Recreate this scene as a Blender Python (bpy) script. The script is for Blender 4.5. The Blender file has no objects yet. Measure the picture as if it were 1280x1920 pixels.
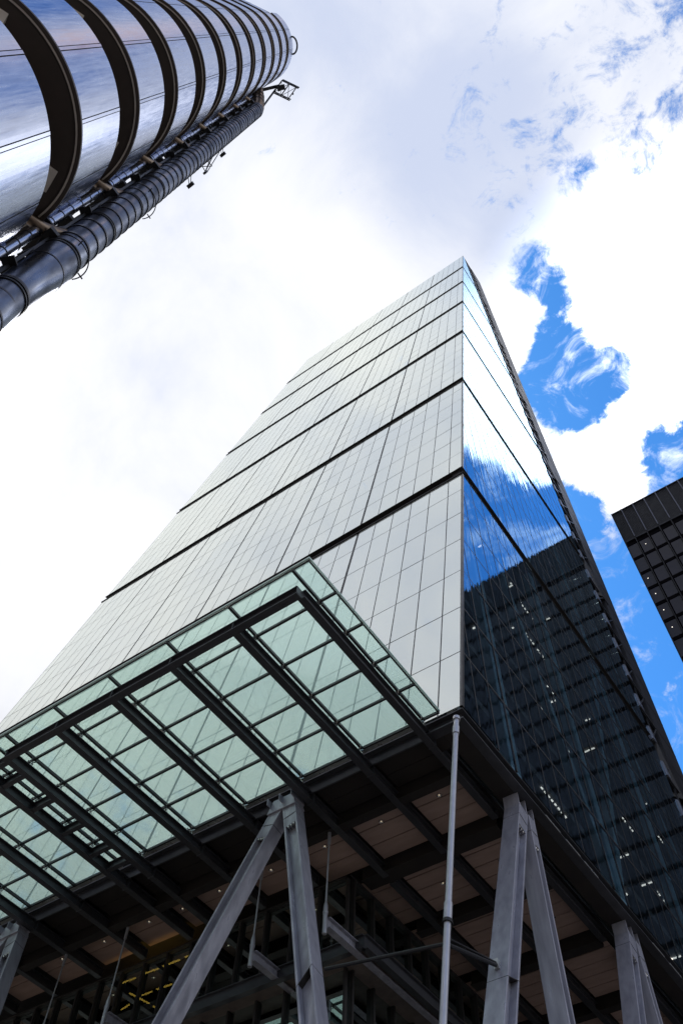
import bpy, math, random
from mathutils import Vector, Matrix
random.seed(7)
R = math.radians
sc = bpy.context.scene
GZ = 25.9                       # ground is at z = 0; the tower's glass starts at z = GZ
T = 0.1818                      # lean of the sloping south face
HT, DEP, WID = 195.7, 36.13, 49.5

# ------------------------------------------------------------------ camera
FX = (-0.0, )
def cam_axes(yaw, pitch, roll):
    f = Vector((math.sin(yaw)*math.cos(pitch), math.cos(yaw)*math.cos(pitch), math.sin(pitch)))
    r = Vector((math.cos(yaw), -math.sin(yaw), 0)); d = f.cross(r)
    c, s = math.cos(roll), math.sin(roll)
    return c*r + s*d, -s*r + c*d, f
cr, cd, cf = cam_axes(-0.66541, 1.03882, -0.06222)
cam = bpy.data.cameras.new('camera'); camo = bpy.data.objects.new('camera', cam)
sc.collection.objects.link(camo); sc.camera = camo
M3 = Matrix((cr, -cd, -cf)).transposed()
camo.matrix_world = Matrix.Translation((9.944, -20.989, GZ-24.271)) @ M3.to_4x4()
cam.sensor_fit = 'HORIZONTAL'; cam.sensor_width = 36; cam.lens = 1565.7/1280*36
cam.clip_start = 0.1; cam.clip_end = 5000

# ------------------------------------------------------------------ world
SUN_AZ, SUN_EL = R(-65), R(58)          # azimuth measured from +Y towards +X
w = bpy.data.worlds.new('World'); sc.world = w; w.use_nodes = True
nt = w.node_tree; nt.nodes.clear()
def N(t, **k):
    n = nt.nodes.new(t)
    for a, b in k.items(): setattr(n, a, b)
    return n
def L(a, b): nt.links.new(a, b)
def val(x, s):
    if isinstance(x, (int, float)): s.default_value = x
    else: L(x, s)
def m(op, a, b=None, c=None, clamp=False):
    n = N('ShaderNodeMath', operation=op, use_clamp=clamp)
    val(a, n.inputs[0])
    if b is not None: val(b, n.inputs[1])
    if c is not None: val(c, n.inputs[2])
    return n.outputs[0]
tc = N('ShaderNodeTexCoord')
nrm = N('ShaderNodeVectorMath', operation='NORMALIZE'); L(tc.outputs['Generated'], nrm.inputs[0])
DIR = nrm.outputs[0]
def noise(scale, detail=8, rough=.55, dist=0.0, off=(0, 0, 0), sc3=(1, 1, 1)):
    mp = N('ShaderNodeMapping'); mp.inputs['Location'].default_value = off; mp.inputs['Scale'].default_value = sc3
    L(DIR, mp.inputs[0])
    n = N('ShaderNodeTexNoise'); n.inputs['Scale'].default_value = scale; n.inputs['Detail'].default_value = detail
    n.inputs['Roughness'].default_value = rough; n.inputs['Distortion'].default_value = dist
    L(mp.outputs[0], n.inputs['Vector']); return n.outputs[0]
def blob(d, r, wgt, soft=1.0):
    """a round patch of the sky about direction d, r degrees to its rim, fading over soft*r"""
    v = Vector(d).normalized()
    dp = N('ShaderNodeVectorMath', operation='DOT_PRODUCT'); L(DIR, dp.inputs[0]); dp.inputs[1].default_value = v
    mr = N('ShaderNodeMapRange', interpolation_type='SMOOTHSTEP')
    L(dp.outputs['Value'], mr.inputs[0])
    mr.inputs[1].default_value = math.cos(R(r*(1+soft*.5))); mr.inputs[2].default_value = math.cos(R(r*max(0, 1-soft*.5)))
    mr.inputs[3].default_value = 0; mr.inputs[4].default_value = wgt
    return mr.outputs[0]
def total(parts, start):
    s = start
    for p in parts: s = m('ADD', s, p)
    return s
# openings of blue between the clouds (directions in the real sky)
BLUE = [((0.002, 0.416, 0.909), 3.0, 1.15, 1.2),
        ((0.034, 0.409, 0.912), 1.5, 0.50, 1.4),
        ((0.006, 0.361, 0.933), 1.4, 0.75, 1.3),
        ((0.024, 0.309, 0.951), 1.7, 1.0, 1.3),
        ((0.036, 0.339, 0.940), 1.1, 0.60, 1.4),
        ((0.034, 0.440, 0.897), 1.2, 0.75, 1.3), ((-.02, .52, .855), 1.0, .35, 1.3),
        ((-0.041, 0.398, 0.916), 1.5, 0.60, 1.4),
        ((-0.036, 0.440, 0.897), 1.5, 0.60, 1.4),
        ((-0.014, 0.458, 0.889), 1.3, 0.50, 1.4),
        ((0.049, 0.538, 0.842), 2.6, 1.15, 1.4),
        ((0.027, 0.528, 0.849), 1.4, 0.40, 1.4),
        ((0.111, 0.247, 0.963), 0.9, 0.42, 1.4),
        ((0.213, 0.234, 0.949), 0.9, 0.40, 1.0),
        ((-0.080, 0.539, 0.838), 1.5, 0.60, 1.4),
        ((-0.073, 0.600, 0.797), 3.9, 0.90, 1.4),
        ((-0.066, 0.688, 0.722), 6.0, 0.90, 1.4),
        ((0.037, 0.615, 0.788), 3.3, 0.80, 1.4),
        ((-0.066, 0.52, 0.851), 1.3, 0.60, 1.4), ((.055, .45, .89), 1.3, .4, 1.4),
        ((-0.013, 0.269, 0.963), 1.2, 0.25, 1.4),
        ((-0.162, 0.757, 0.634), 6.0, 0.90, 1.4),
        ((0.155, 0.435, 0.887), 1.8, 0.80, 1.4),
        ((0.175, 0.488, 0.855), 3.9, 0.90, 1.4),
        ((0.118, 0.501, 0.857), 2.4, 0.90, 1.4),
        ((0.105, 0.545, 0.832), 2.0, 0.80, 1.4),
        ((0.149, 0.557, 0.817), 2.7, 0.70, 1.4),
        ((0.211, 0.540, 0.815), 2.8, 0.80, 1.4),
        ((.27, -.02, .96), 4, .5, 1), ((.30, .13, .945), 3.0, .7, 1), ((.19, -.32, .93), 7, .75, .9), ((.5, .1, .85), 12, .45, .9), ((.6, -.4, .7), 20, .45, 1)]
CLOUD = [((-0.022, 0.524, 0.851), 2.0, 0.90, 1.4),
        ((0.025, 0.497, 0.868), 1.8, 0.45, 1.4),
        ((0.062, 0.477, 0.877), 1.8, 0.45, 1.4),
        ((-0.038, 0.501, 0.864), 1.7, 0.70, 1.4),
        ((0.122, 0.389, 0.913), 4.5, 0.80, 1.4),
        ((-0.031, 0.338, 0.941), 1.4, 0.70, 1.4),
        ((-0.057, 0.362, 0.930), 1.4, 0.60, 1.4),
        ((-0.088, 0.711, 0.697), 0.6, 0.60, 1.4),
        ((-0.106, 0.598, 0.795), 1.0, 0.35, 1.4),
        ((-0.052, 0.568, 0.821), 1.2, 0.35, 1.4),
        ((0.090, 0.295, 0.951), 2.5, 0.50, 1.4),
        ((-0.062, 0.666, 0.743), 1.3, 0.20, 1.4),
        ((0.082, 0.346, 0.934), 3.1, 0.90, 1.4),
        ((0.084, 0.405, 0.910), 2.8, 0.80, 1.4),
        ((0.089, 0.467, 0.880), 1.9, 0.80, 1.4),
        ((0.086, 0.500, 0.862), 1.0, 0.50, 1.4),
        ((0.125, 0.401, 0.908), 1.8, 0.50, 1.4),
        ((0.198, 0.505, 0.840), 1.1, 0.45, 1.4),
        ((0.103, 0.478, 0.872), 0.9, 0.35, 1.4),
        ((0.205, 0.532, 0.822), 1.0, 0.40, 1.4),
        ((-.5, .3, .82), 22, .8, .6), ((-.3, .0, .95), 20, .5, .8)]
v = total([blob(*b) for b in BLUE], -.40)
for b in CLOUD: v = m('SUBTRACT', v, blob(*b))
nz = m('SUBTRACT', noise(10, 15, .72, .6), .5)
nz2 = m('SUBTRACT', noise(2.2, 4, .5, 0, (3, 1, 2)), .5)
v = m('ADD', v, m('MULTIPLY', nz, 3.4)); v = m('ADD', v, m('MULTIPLY', m('SUBTRACT', noise(34, 10, .7, .8, (2, 7, 1)),   .5), 2.1)); v = m('ADD', v, m('MULTIPLY', nz2, .35))
mk = N('ShaderNodeMapRange', interpolation_type='SMOOTHSTEP'); L(v, mk.inputs[0])
mk.inputs[1].default_value = -.50; mk.inputs[2].default_value = .42
wz_ = N('ShaderNodeMapRange', interpolation_type='SMOOTHSTEP'); L(noise(17, 13, .68, .9, (1, 4, 9)), wz_.inputs[0])
wz_.inputs[1].default_value = .50; wz_.inputs[2].default_value = .76; wz_.inputs[3].default_value = 1.0; wz_.inputs[4].default_value = .45
blue = m('MULTIPLY', mk.outputs[0], wz_.outputs[0])
sky = N('ShaderNodeTexSky', sky_type='NISHITA', sun_disc=False)
sky.sun_elevation = SUN_EL; sky.sun_rotation = SUN_AZ; sky.air_density = 1.0; sky.dust_density = .6; sky.ozone_density = 2.0
hs = N('ShaderNodeHueSaturation'); hs.inputs['Saturation'].default_value = 1.0; hs.inputs['Value'].default_value = 1.0
sg = N('ShaderNodeMix', data_type='RGBA', blend_type='MULTIPLY'); sg.inputs['Factor'].default_value = 1; sg.inputs['B'].default_value = (.50, 1.42, 2.30, 1)
L(sky.outputs[0], sg.inputs['A']); L(sg.outputs['Result'], hs.inputs['Color'])
# cloud brightness: thin bright parts and thicker lavender grey parts
GREY = [((-.47, .08, .88), 14, .20, 1.2), ((.01, .19, .98), 5.5, .62, 1.3), ((-.01, .02, .999), 7, .30, 1.3), ((.03, .30, .953), 3.5, .35, 1.2), ((-.2, -.2, .95), 14, .45, 1), ((.3, -.1, .95), 20, .45, 1)]
g = total([blob(*b) for b in GREY], -.2)
g = m('ADD', g, m('MULTIPLY', m('SUBTRACT', noise(4.2, 9, .6, .4, (5, 2, 1)), .5), 1.9))
gm = N('ShaderNodeMapRange', interpolation_type='SMOOTHSTEP'); L(g, gm.inputs[0]); gm.inputs[1].default_value = -.25; gm.inputs[2].default_value = 1.0
cc = N('ShaderNodeMix', data_type='RGBA'); L(gm.outputs[0], cc.inputs['Factor'])
STR = .10
def cs(c): return (c[0]/STR, c[1]/STR, c[2]/STR, 1)
cc.inputs['A'].default_value = cs((1.03, 1.04, 1.08)); cc.inputs['B'].default_value = cs((.64, .71, .90))
# sunlit cloud flanks on the right, brighter than white
bw = total([blob((.10, .42, .90), 9, .9, .8), blob((.0, .50, .86), 4, .5, 1), blob((.13, .42, .9), 7, .8, 1)], 0)
bm = N('ShaderNodeMix', data_type='RGBA', blend_type='MULTIPLY'); bm.inputs['Factor'].default_value = 1
L(cc.outputs['Result'], bm.inputs['A'])
bv = N('ShaderNodeCombineXYZ'); bb = m('ADD', 1.0, bw)
for i in range(3): L(bb, bv.inputs[i])
L(bv.outputs[0], bm.inputs['B'])
sx = N('ShaderNodeSeparateXYZ'); L(DIR, sx.inputs[0])
warm = N('ShaderNodeMix', data_type='RGBA'); L(blob((.262, -.10, .96), 2.8, .85, 1.4), warm.inputs['Factor']); warm.inputs['B'].default_value = cs((1.35, .93, .80))
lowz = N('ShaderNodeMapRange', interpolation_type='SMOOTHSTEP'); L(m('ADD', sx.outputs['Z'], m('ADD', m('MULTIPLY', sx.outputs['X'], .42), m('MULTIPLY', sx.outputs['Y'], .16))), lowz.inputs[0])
lowz.inputs[1].default_value = .10; lowz.inputs[2].default_value = .50; lowz.inputs[3].default_value = .25; lowz.inputs[4].default_value = 1.0  # out-of-view low cloud dimmed except eastward, added to shade the column faces
bw = m('MULTIPLY', 1.0, bw)
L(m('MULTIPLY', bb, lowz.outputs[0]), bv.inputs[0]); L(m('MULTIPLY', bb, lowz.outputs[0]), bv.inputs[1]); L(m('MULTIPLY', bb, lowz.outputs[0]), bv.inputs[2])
mx = N('ShaderNodeMix', data_type='RGBA'); L(blue, mx.inputs['Factor']); L(bm.outputs['Result'], mx.inputs['A']); L(hs.outputs[0], mx.inputs['B']); L(mx.outputs['Result'], warm.inputs['A'])
bg = N('ShaderNodeBackground'); bg.inputs['Strength'].default_value = STR; L(warm.outputs['Result'], bg.inputs[0])
ow = N('ShaderNodeOutputWorld'); L(bg.outputs[0], ow.inputs[0])

# ------------------------------------------------------------------ sun
sl = bpy.data.lights.new('sun', 'SUN'); sl.energy = 1.0; sl.angle = R(12); sl.color = (1, .95, .88)
so = bpy.data.objects.new('sun', sl); sc.collection.objects.link(so)
sd = Vector((math.sin(SUN_AZ)*math.cos(SUN_EL), math.cos(SUN_AZ)*math.cos(SUN_EL), math.sin(SUN_EL)))
so.rotation_euler = (-sd).to_track_quat('-Z', 'Y').to_euler(); so.location = (0, -60, 150)
# ------------------------------------------------------------------ exposure
sc.view_settings.view_transform = 'Standard'; sc.view_settings.look = 'None'
sc.view_settings.exposure = 0; sc.view_settings.gamma = 1
sc.cycles.max_bounces = 8; sc.cycles.transparent_max_bounces = 24; sc.cycles.glossy_bounces = 5
sc.cycles.sample_clamp_indirect = 6; sc.cycles.caustics_reflective = False; sc.cycles.caustics_refractive = False

# ------------------------------------------------------------------ materials
def mat(name): 
    mt = bpy.data.materials.new(name); mt.use_nodes = True; mt.node_tree.nodes.clear(); return mt, mt.node_tree
def tex_noise(t, scale, detail=4, sc3=(1, 1, 1), rough=.5):
    c = t.nodes.new('ShaderNodeTexCoord'); mp = t.nodes.new('ShaderNodeMapping'); mp.inputs['Scale'].default_value = sc3
    n = t.nodes.new('ShaderNodeTexNoise'); n.inputs['Scale'].default_value = scale; n.inputs['Detail'].default_value = detail
    n.inputs['Roughness'].default_value = rough
    t.links.new(c.outputs['Object'], mp.inputs[0]); t.links.new(mp.outputs[0], n.inputs['Vector']); return n.outputs[0]
def ramp(t, src, a, b, lo=.3, hi=.7):
    r = t.nodes.new('ShaderNodeMapRange'); t.links.new(src, r.inputs[0]); r.inputs[1].default_value = lo; r.inputs[2].default_value = hi
    r.inputs[3].default_value = a; r.inputs[4].default_value = b; return r.outputs[0]
def bump(t, src, strength, dist):
    b = t.nodes.new('ShaderNodeBump'); b.inputs['Strength'].default_value = strength; b.inputs['Distance'].default_value = dist
    t.links.new(src, b.inputs['Height']); return b.outputs[0]
def surf(name, c1, c2=None, rough=.5, metal=0, scale=3, sc3=(1, 1, 1), bmp=0, bscale=60, spec=.5, rv=.1, detail=5):
    mt, t = mat(name); p = t.nodes.new('ShaderNodeBsdfPrincipled'); o = t.nodes.new('ShaderNodeOutputMaterial')
    n = tex_noise(t, scale, detail, sc3)
    mxx = t.nodes.new('ShaderNodeMix'); mxx.data_type = 'RGBA'
    t.links.new(ramp(t, n, 0, 1), mxx.inputs['Factor'])
    c2 = c2 or tuple(x*.8 for x in c1)
    mxx.inputs['A'].default_value = (*c1, 1); mxx.inputs['B'].default_value = (*c2, 1)
    t.links.new(mxx.outputs['Result'], p.inputs['Base Color'])
    t.links.new(ramp(t, n, rough-rv*.5, rough+rv*.5), p.inputs['Roughness'])
    p.inputs['Metallic'].default_value = metal
    p.inputs['Specular IOR Level'].default_value = spec
    if bmp: t.links.new(bump(t, tex_noise(t, bscale, 3), bmp, .01), p.inputs['Normal'])
    if metal >= .85:
        gl = t.nodes.new('ShaderNodeBsdfGlossy'); t.links.new(mxx.outputs['Result'], gl.inputs['Color']); t.links.new(ramp(t, n, rough-rv*.5, rough+rv*.5), gl.inputs['Roughness'])
        t.links.new(gl.outputs[0], o.inputs[0]); return mt
    t.links.new(p.outputs[0], o.inputs[0]); return mt
def glow(name, c, s):
    mt, t = mat(name); e = t.nodes.new('ShaderNodeEmission'); o = t.nodes.new('ShaderNodeOutputMaterial')
    e.inputs[0].default_value = (*c, 1); e.inputs[1].default_value = s; t.links.new(e.outputs[0], o.inputs[0]); return mt
def coated(name, refl, base, trans, rough=0.0, tint=(1, 1, 1), wave=0.0, wscale=(1, 1, 1), diffc=None, facing=.5, bdist=.02):
    """curtain wall glass: a mirror coat over clear glass (and, with diffc, over blinds)"""
    mt, t = mat(name); o = t.nodes.new('ShaderNodeOutputMaterial')
    gl = t.nodes.new('ShaderNodeBsdfGlossy'); gl.inputs['Color'].default_value = (*refl, 1); gl.inputs['Roughness'].default_value = rough
    if wave: t.links.new(bump(t, tex_noise(t, 1.0, 3, wscale), wave, bdist), gl.inputs['Normal'])
    tr = t.nodes.new('ShaderNodeBsdfTransparent'); tr.inputs[0].default_value = (*tint, 1)
    lw = t.nodes.new('ShaderNodeFresnel'); lw.inputs['IOR'].default_value = 1.5
    a = t.nodes.new('ShaderNodeMath'); a.operation = 'MULTIPLY_ADD'; t.links.new(lw.outputs[0], a.inputs[0]); a.inputs[1].default_value = facing; a.inputs[2].default_value = base
    a.use_clamp = True
    ms = t.nodes.new('ShaderNodeMixShader'); t.links.new(a.outputs[0], ms.inputs[0])
    if diffc:
        df = t.nodes.new('ShaderNodeBsdfDiffuse')
        mxx = t.nodes.new('ShaderNodeMix'); mxx.data_type = 'RGBA'
        at = t.nodes.new('ShaderNodeAttribute'); at.attribute_name = 'tone'
        t.links.new(at.outputs['Fac'], mxx.inputs['Factor'])
        mxx.inputs['A'].default_value = (*diffc, 1); mxx.inputs['B'].default_value = (*[x*1.22 for x in diffc], 1)
        t.links.new(mxx.outputs['Result'], df.inputs[0])
        m2 = t.nodes.new('ShaderNodeMixShader'); m2.inputs[0].default_value = trans
        t.links.new(df.outputs[0], m2.inputs[1]); t.links.new(tr.outputs[0], m2.inputs[2]); t.links.new(m2.outputs[0], ms.inputs[1])
    else: t.links.new(tr.outputs[0], ms.inputs[1])
    t.links.new(gl.outputs[0], ms.inputs[2]); t.links.new(ms.outputs[0], o.inputs[0]); return mt

G = {}
G['south'] = coated('south_glazing', (.95, .98, .91), .42, .22, .03, (.9, .96, .93), .06, (.5, .5, .3), (.77, .80, .745), .7, .02)
G['east'] = coated('east_glazing', (.60, .84, 1.0), .36, 1, .0, (.78, .92, 1.0), .45, (1.0, 1.7, .17), None, .9, .022)
G['canopy'] = coated('canopy_glass', (.9, 1, .97), .0, 1, .0, (.91, 1.0, .955), 0, (1, 1, 1), None, .35)
_t = G['canopy'].node_tree; _o = [n for n in _t.nodes if n.type == 'OUTPUT_MATERIAL'][0]; _src = _o.inputs[0].links[0].from_socket
_tl = _t.nodes.new('ShaderNodeBsdfTranslucent'); _tl.inputs[0].default_value = (.80, 1, .90, 1)
_mx = _t.nodes.new('ShaderNodeMixShader'); _mx.inputs[0].default_value = .16
_t.links.new(_src, _mx.inputs[1]); _t.links.new(_tl.outputs[0], _mx.inputs[2]); _t.links.new(_mx.outputs[0], _o.inputs[0])
G['lobby'] = coated('lobby_glass', (.5, .6, .58), .03, 1, .0, (.42, .48, .46), .03, (1, 1, 1), None, .9)
G['edge'] = surf('glass_edge', (.45, .62, .55), (.36, .52, .46), .2)
G['mull'] = surf('dark_mullion', (.035, .032, .034), (.02, .02, .022), .4, 0, 2)
G['recess'] = surf('recess_black', (.018, .015, .014), (.012, .011, .011), .6)
G['steel'] = surf('dark_steel_paint', (.058, .060, .070), (.040, .042, .048), .38, .3, 1.2, (1, 1, 1), .05, 40, .5, .15)
G['column'] = surf('grey_steel_paint', (.36, .365, .43), (.22, .225, .27), .36, .2, 1.6, (2, 2, .35), .06, 50, .5, .25, 8)
G['tube'] = surf('silver_tube', (.42, .43, .47), (.36, .37, .41), .35, .5, 3)
G['alu'] = surf('pale_aluminium', (.55, .57, .56), (.45, .47, .46), .3, .7)
G['soffit'] = surf('soffit_boards', (.40, .29, .25), (.33, .24, .205), .7, 0, .8, (1, 4, 1), .05, 30, .1)
G['slabsoff'] = surf('lower_soffit', (.16, .13, .115), (.12, .10, .09), .6)
G['soffdark'] = surf('dark_soffit_panel', (.030, .026, .024), (.022, .02, .02), .6, 0, .7, (1, 1, 1), 0, 60, .2)
G['clad'] = surf('core_cladding', (.026, .027, .033), (.02, .021, .026), .5, .2, .5)
G['blind'] = surf('pale_blinds', (.30, .32, .30), (.24, .26, .25), .8, 0, .35)
G['pale'] = surf('pale_steel', (.80, .83, .80), (.7, .73, .7), .5)
G['panelw'] = surf('pale_blue_steel', (.22, .25, .33), (.17, .19, .26), .35, .4)
G['concrete'] = surf('core_concrete', (.15, .145, .14), (.11, .105, .10), .8)
G['slab'] = surf('floor_slab', (.16, .17, .18), (.12, .125, .13), .7)
G['inner'] = surf('interior_steel', (.50, .76, .90), (.34, .56, .70), .4, .2, .5)
G['light'] = glow('office_lamp', (1, .92, .82), 1.7)
G['yellow'] = glow('yellow_lamp', (1, .60, .10), 4.5)
G['spot'] = glow('downlight_bulb', (1, .86, .62), .45)
G['chrome'] = surf('chrome', (.6, .58, .55), (.5, .48, .46), .25, .9)
G['bronze'] = surf('black_tower_frame', (.006, .005, .007), (.004, .004, .005), .8, 0, 2, spec=.02)
G['louvre'] = surf('black_louvre', (.012, .012, .020), (.008, .008, .014), .5, 0, 1.5, spec=.3)
G['twin'] = surf('tower_glass', (.017, .018, .032), (.032, .033, .054), .14, 0, .12, (1, 1, 1), 0, 60, .14, .06, 2)
G['rib'] = surf('tower_rib', (.012, .012, .017), (.008, .008, .012), .5, 0, spec=.2)
# brushed stainless
mt, t = mat('brushed_stainless'); p = t.nodes.new('ShaderNodeBsdfPrincipled'); o = t.nodes.new('ShaderNodeOutputMaterial')
n1 = tex_noise(t, 1, 6, (9, 9, .5), .6); n2 = tex_noise(t, .9, 3)
mm = t.nodes.new('ShaderNodeMix'); mm.data_type = 'RGBA'; t.links.new(ramp(t, n1, 0, 1, .25, .75), mm.inputs['Factor'])
mm.inputs['A'].default_value = (.40, .43, .53, 1); mm.inputs['B'].default_value = (.62, .65, .74, 1)
t.links.new(mm.outputs['Result'], p.inputs['Base Color']); p.inputs['Metallic'].default_value = 1; p.inputs['Specular Tint'].default_value = (.45, .5, .6, 1)
t.links.new(ramp(t, n1, .15, .30, .3, .7), p.inputs['Roughness'])
b1 = t.nodes.new('ShaderNodeBump'); b1.inputs['Strength'].default_value = .25; b1.inputs['Distance'].default_value = .03; t.links.new(n2, b1.inputs['Height'])
b2 = t.nodes.new('ShaderNodeBump'); b2.inputs['Strength'].default_value = .06; b2.inputs['Distance'].default_value = .004; t.links.new(n1, b2.inputs['Height']); t.links.new(b1.outputs[0], b2.inputs['Normal'])
gl = t.nodes.new('ShaderNodeBsdfGlossy'); t.links.new(mm.outputs['Result'], gl.inputs['Color']); t.links.new(ramp(t, n1, .15, .30, .3, .7), gl.inputs['Roughness'])
t.links.new(b2.outputs[0], gl.inputs['Normal']); t.links.new(gl.outputs[0], o.inputs[0]); G['inox'] = mt
G['duct'] = surf('duct_metal', (.26, .28, .335), (.09, .095, .115), .30, .9, 1.6, (1, 1, .35), 0, 9, .5, .22, 7)
G['ductbr'] = surf('duct_metal_bronze', (.24, .19, .15), (.14, .11, .09), .3, .9, 2.5)
G['seam'] = surf('duct_seam', (.05, .05, .06), (.03, .03, .04), .4, .6, 2.5)
G['brown'] = surf('brown_soffit', (.052, .040, .036), (.040, .031, .028), .55, 0, 1.5)
G['strip'] = surf('lip_trim', (.7, .66, .62), (.6, .56, .54), .4, .2)
G['fixture'] = surf('fixture_grey', (.7, .67, .63), (.6, .57, .54), .6)
G['black'] = surf('black_steelwork', (.014, .014, .017), (.009, .009, .011), .5, .3)
G['asphalt'] = surf('asphalt', (.045, .055, .056), (.04, .04, .042), .9, 0, .6, (1, 1, 1), .4, 40)
G['paving'] = surf('paving', (.48, .42, .35), (.40, .35, .30), .8, 0, .8, (1, 1, 1), .3, 12)
G['kerb'] = surf('kerb', (.3, .29, .28), (.24, .23, .22), .8)
G['line'] = surf('road_paint', (.55, .42, .08), (.48, .36, .07), .7)

# ------------------------------------------------------------------ geometry helpers
def root_loc(o):
    while o.parent: o = o.parent
    return o.location
class MB:
    def __init__(s): s.v = []; s.f = []; s.t = []; s.cuts = []
    def cut(s): s.cuts.append((len(s.v), len(s.f)))      # ends one piece: build() then makes each piece an object
    def poly(s, pts, tone=0.0):
        i = len(s.v); s.v += [tuple(p) for p in pts]; s.f.append(tuple(range(i, i+len(pts)))); s.t.append(tone)
    def hexa(s, P, tone=0.0):            # P: 8 corners, bottom ring 0-3 (ccw from above), top ring 4-7
        i = len(s.v); s.v += [tuple(p) for p in P]
        for f in ((3, 2, 1, 0), (4, 5, 6, 7), (0, 1, 5, 4), (1, 2, 6, 5), (2, 3, 7, 6), (3, 0, 4, 7)):
            s.f.append(tuple(i+k for k in f)); s.t.append(tone)
    def box(s, x0, x1, y0, y1, z0, z1):
        s.hexa([(x0, y0, z0), (x1, y0, z0), (x1, y1, z0), (x0, y1, z0), (x0, y0, z1), (x1, y0, z1), (x1, y1, z1), (x0, y1, z1)])
    def bar(s, a, b, wx, wy, up=(0, 0, 1)):   # box along a-b: width wx across, wy in the 'up' direction
        a = Vector(a); b = Vector(b); d = (b-a).normalized(); u = Vector(up)
        x = d.cross(u)
        if x.length < 1e-4: x = d.cross(Vector((0, 1, 0)))
        x.normalize(); y = x.cross(d).normalized(); x *= wx/2; y *= wy/2
        s.hexa([a-x-y, a+x-y, a+x+y, a-x+y, b-x-y, b+x-y, b+x+y, b-x+y])
    def tube(s, pts, r, n=12, cap=True):
        pts = [Vector(p) for p in pts]; rr = r if isinstance(r, list) else [r]*len(pts); rings = []
        ref = None
        for k, p in enumerate(pts):
            d = (pts[min(k+1, len(pts)-1)]-pts[max(k-1, 0)]).normalized()
            if ref is None: ref = Vector((1, 0, 0)) if abs(d.x) < .9 else Vector((0, 1, 0))
            x = (ref - d*ref.dot(d)).normalized(); ref = x; y = d.cross(x)
            i = len(s.v)
            for j in range(n):
                a = 2*math.pi*j/n; s.v.append(tuple(p+(x*math.cos(a)+y*math.sin(a))*rr[k]))
            rings.append(i)
        for k in range(len(rings)-1):
            a, b = rings[k], rings[k+1]
            for j in range(n):
                s.f.append((a+j, a+(j+1) % n, b+(j+1) % n, b+j)); s.t.append(0)
        if cap:
            s.f.append(tuple(rings[0]+j for j in reversed(range(n)))); s.t.append(0)
            s.f.append(tuple(rings[-1]+j for j in range(n))); s.t.append(0)
    def ibeam(s, a, b, w, h, tf=.03, tw=.02, up=(0, 0, 1)):
        a = Vector(a); b = Vector(b); d = (b-a).normalized(); x = d.cross(Vector(up)).normalized(); y = x.cross(d).normalized()
        for sg in (-1, 1):
            o = y*(sg*(h/2-tf/2)); s.bar(a+o, b+o, w, tf, up)
        s.bar(a, b, tw, h-2*tf, up)
    def build(s, name, material, parent=None, smooth=False, loc=None, bev=0):
        if s.cuts:
            out = []; v0 = f0 = 0
            for v1, f1 in s.cuts:
                q = MB(); q.v = s.v[v0:v1]; q.f = [tuple(i-v0 for i in f) for f in s.f[f0:f1]]; q.t = s.t[f0:f1]
                out.append(q.build(name, material, parent, smooth, None, bev)); v0, f0 = v1, f1
            return out
        base = root_loc(parent) if parent else Vector((0, 0, 0))
        me = bpy.data.meshes.new(name); ofs = Vector(base)
        if loc is not None: ofs = Vector(loc)
        me.from_pydata([(a-ofs.x, b-ofs.y, c-ofs.z) for a, b, c in s.v], [], s.f); me.update()
        if any(s.t):
            at = me.attributes.new('tone', 'FLOAT', 'FACE'); at.data.foreach_set('value', s.t)
        if smooth:
            for p in me.polygons: p.use_smooth = True
        me.materials.append(material)
        o = bpy.data.objects.new(name, me); sc.collection.objects.link(o)
        if parent: o.parent = parent
        if loc is not None: o.location = ofs-(base if parent else Vector((0, 0, 0)))
        if bev:
            bm_ = o.modifiers.new('bevel', 'BEVEL'); bm_.width = bev; bm_.segments = 2; bm_.limit_method = 'ANGLE'
        if smooth and hasattr(me, 'set_sharp_from_angle'): me.set_sharp_from_angle(angle=R(40))
        return o
def thing(name, label, cat, loc, group=None):
    o = bpy.data.objects.new(name, None); sc.collection.objects.link(o); o.location = loc; o.empty_display_size = 1
    o['label'] = label; o['category'] = cat
    if group: o['group'] = group
    return o
def struct(o): o['kind'] = 'structure'; return o
def z(v): return v+GZ

# ------------------------------------------------------------------ setting: ground
b = MB(); b.poly([(-1500, -1500, -.02), (1500, -1500, -.02), (1500, 1500, -.02), (-1500, 1500, -.02)]); struct(b.build('ground', G['paving']))
b = MB(); b.poly([(-400, -18.5, .0), (400, -18.5, .0), (400, -11.5, .0), (-400, -11.5, .0)]); struct(b.build('road', G['asphalt']))
b = MB(); b.box(-400, 400, -11.5, -6.0, -.1, .13); struct(b.build('pavement', G['paving']))
b = MB(); b.box(-400, 400, -11.65, -11.5, -.1, .135); b.box(-400, 400, -18.65, -18.5, -.1, .135); struct(b.build('kerb', G['kerb']))
b = MB()
for yy in (-11.95, -12.15, -18.1, -17.9): b.box(-400, 400, yy-.04, yy+.04, -.01, .004)
struct(b.build('road_markings', G['line']))

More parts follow.
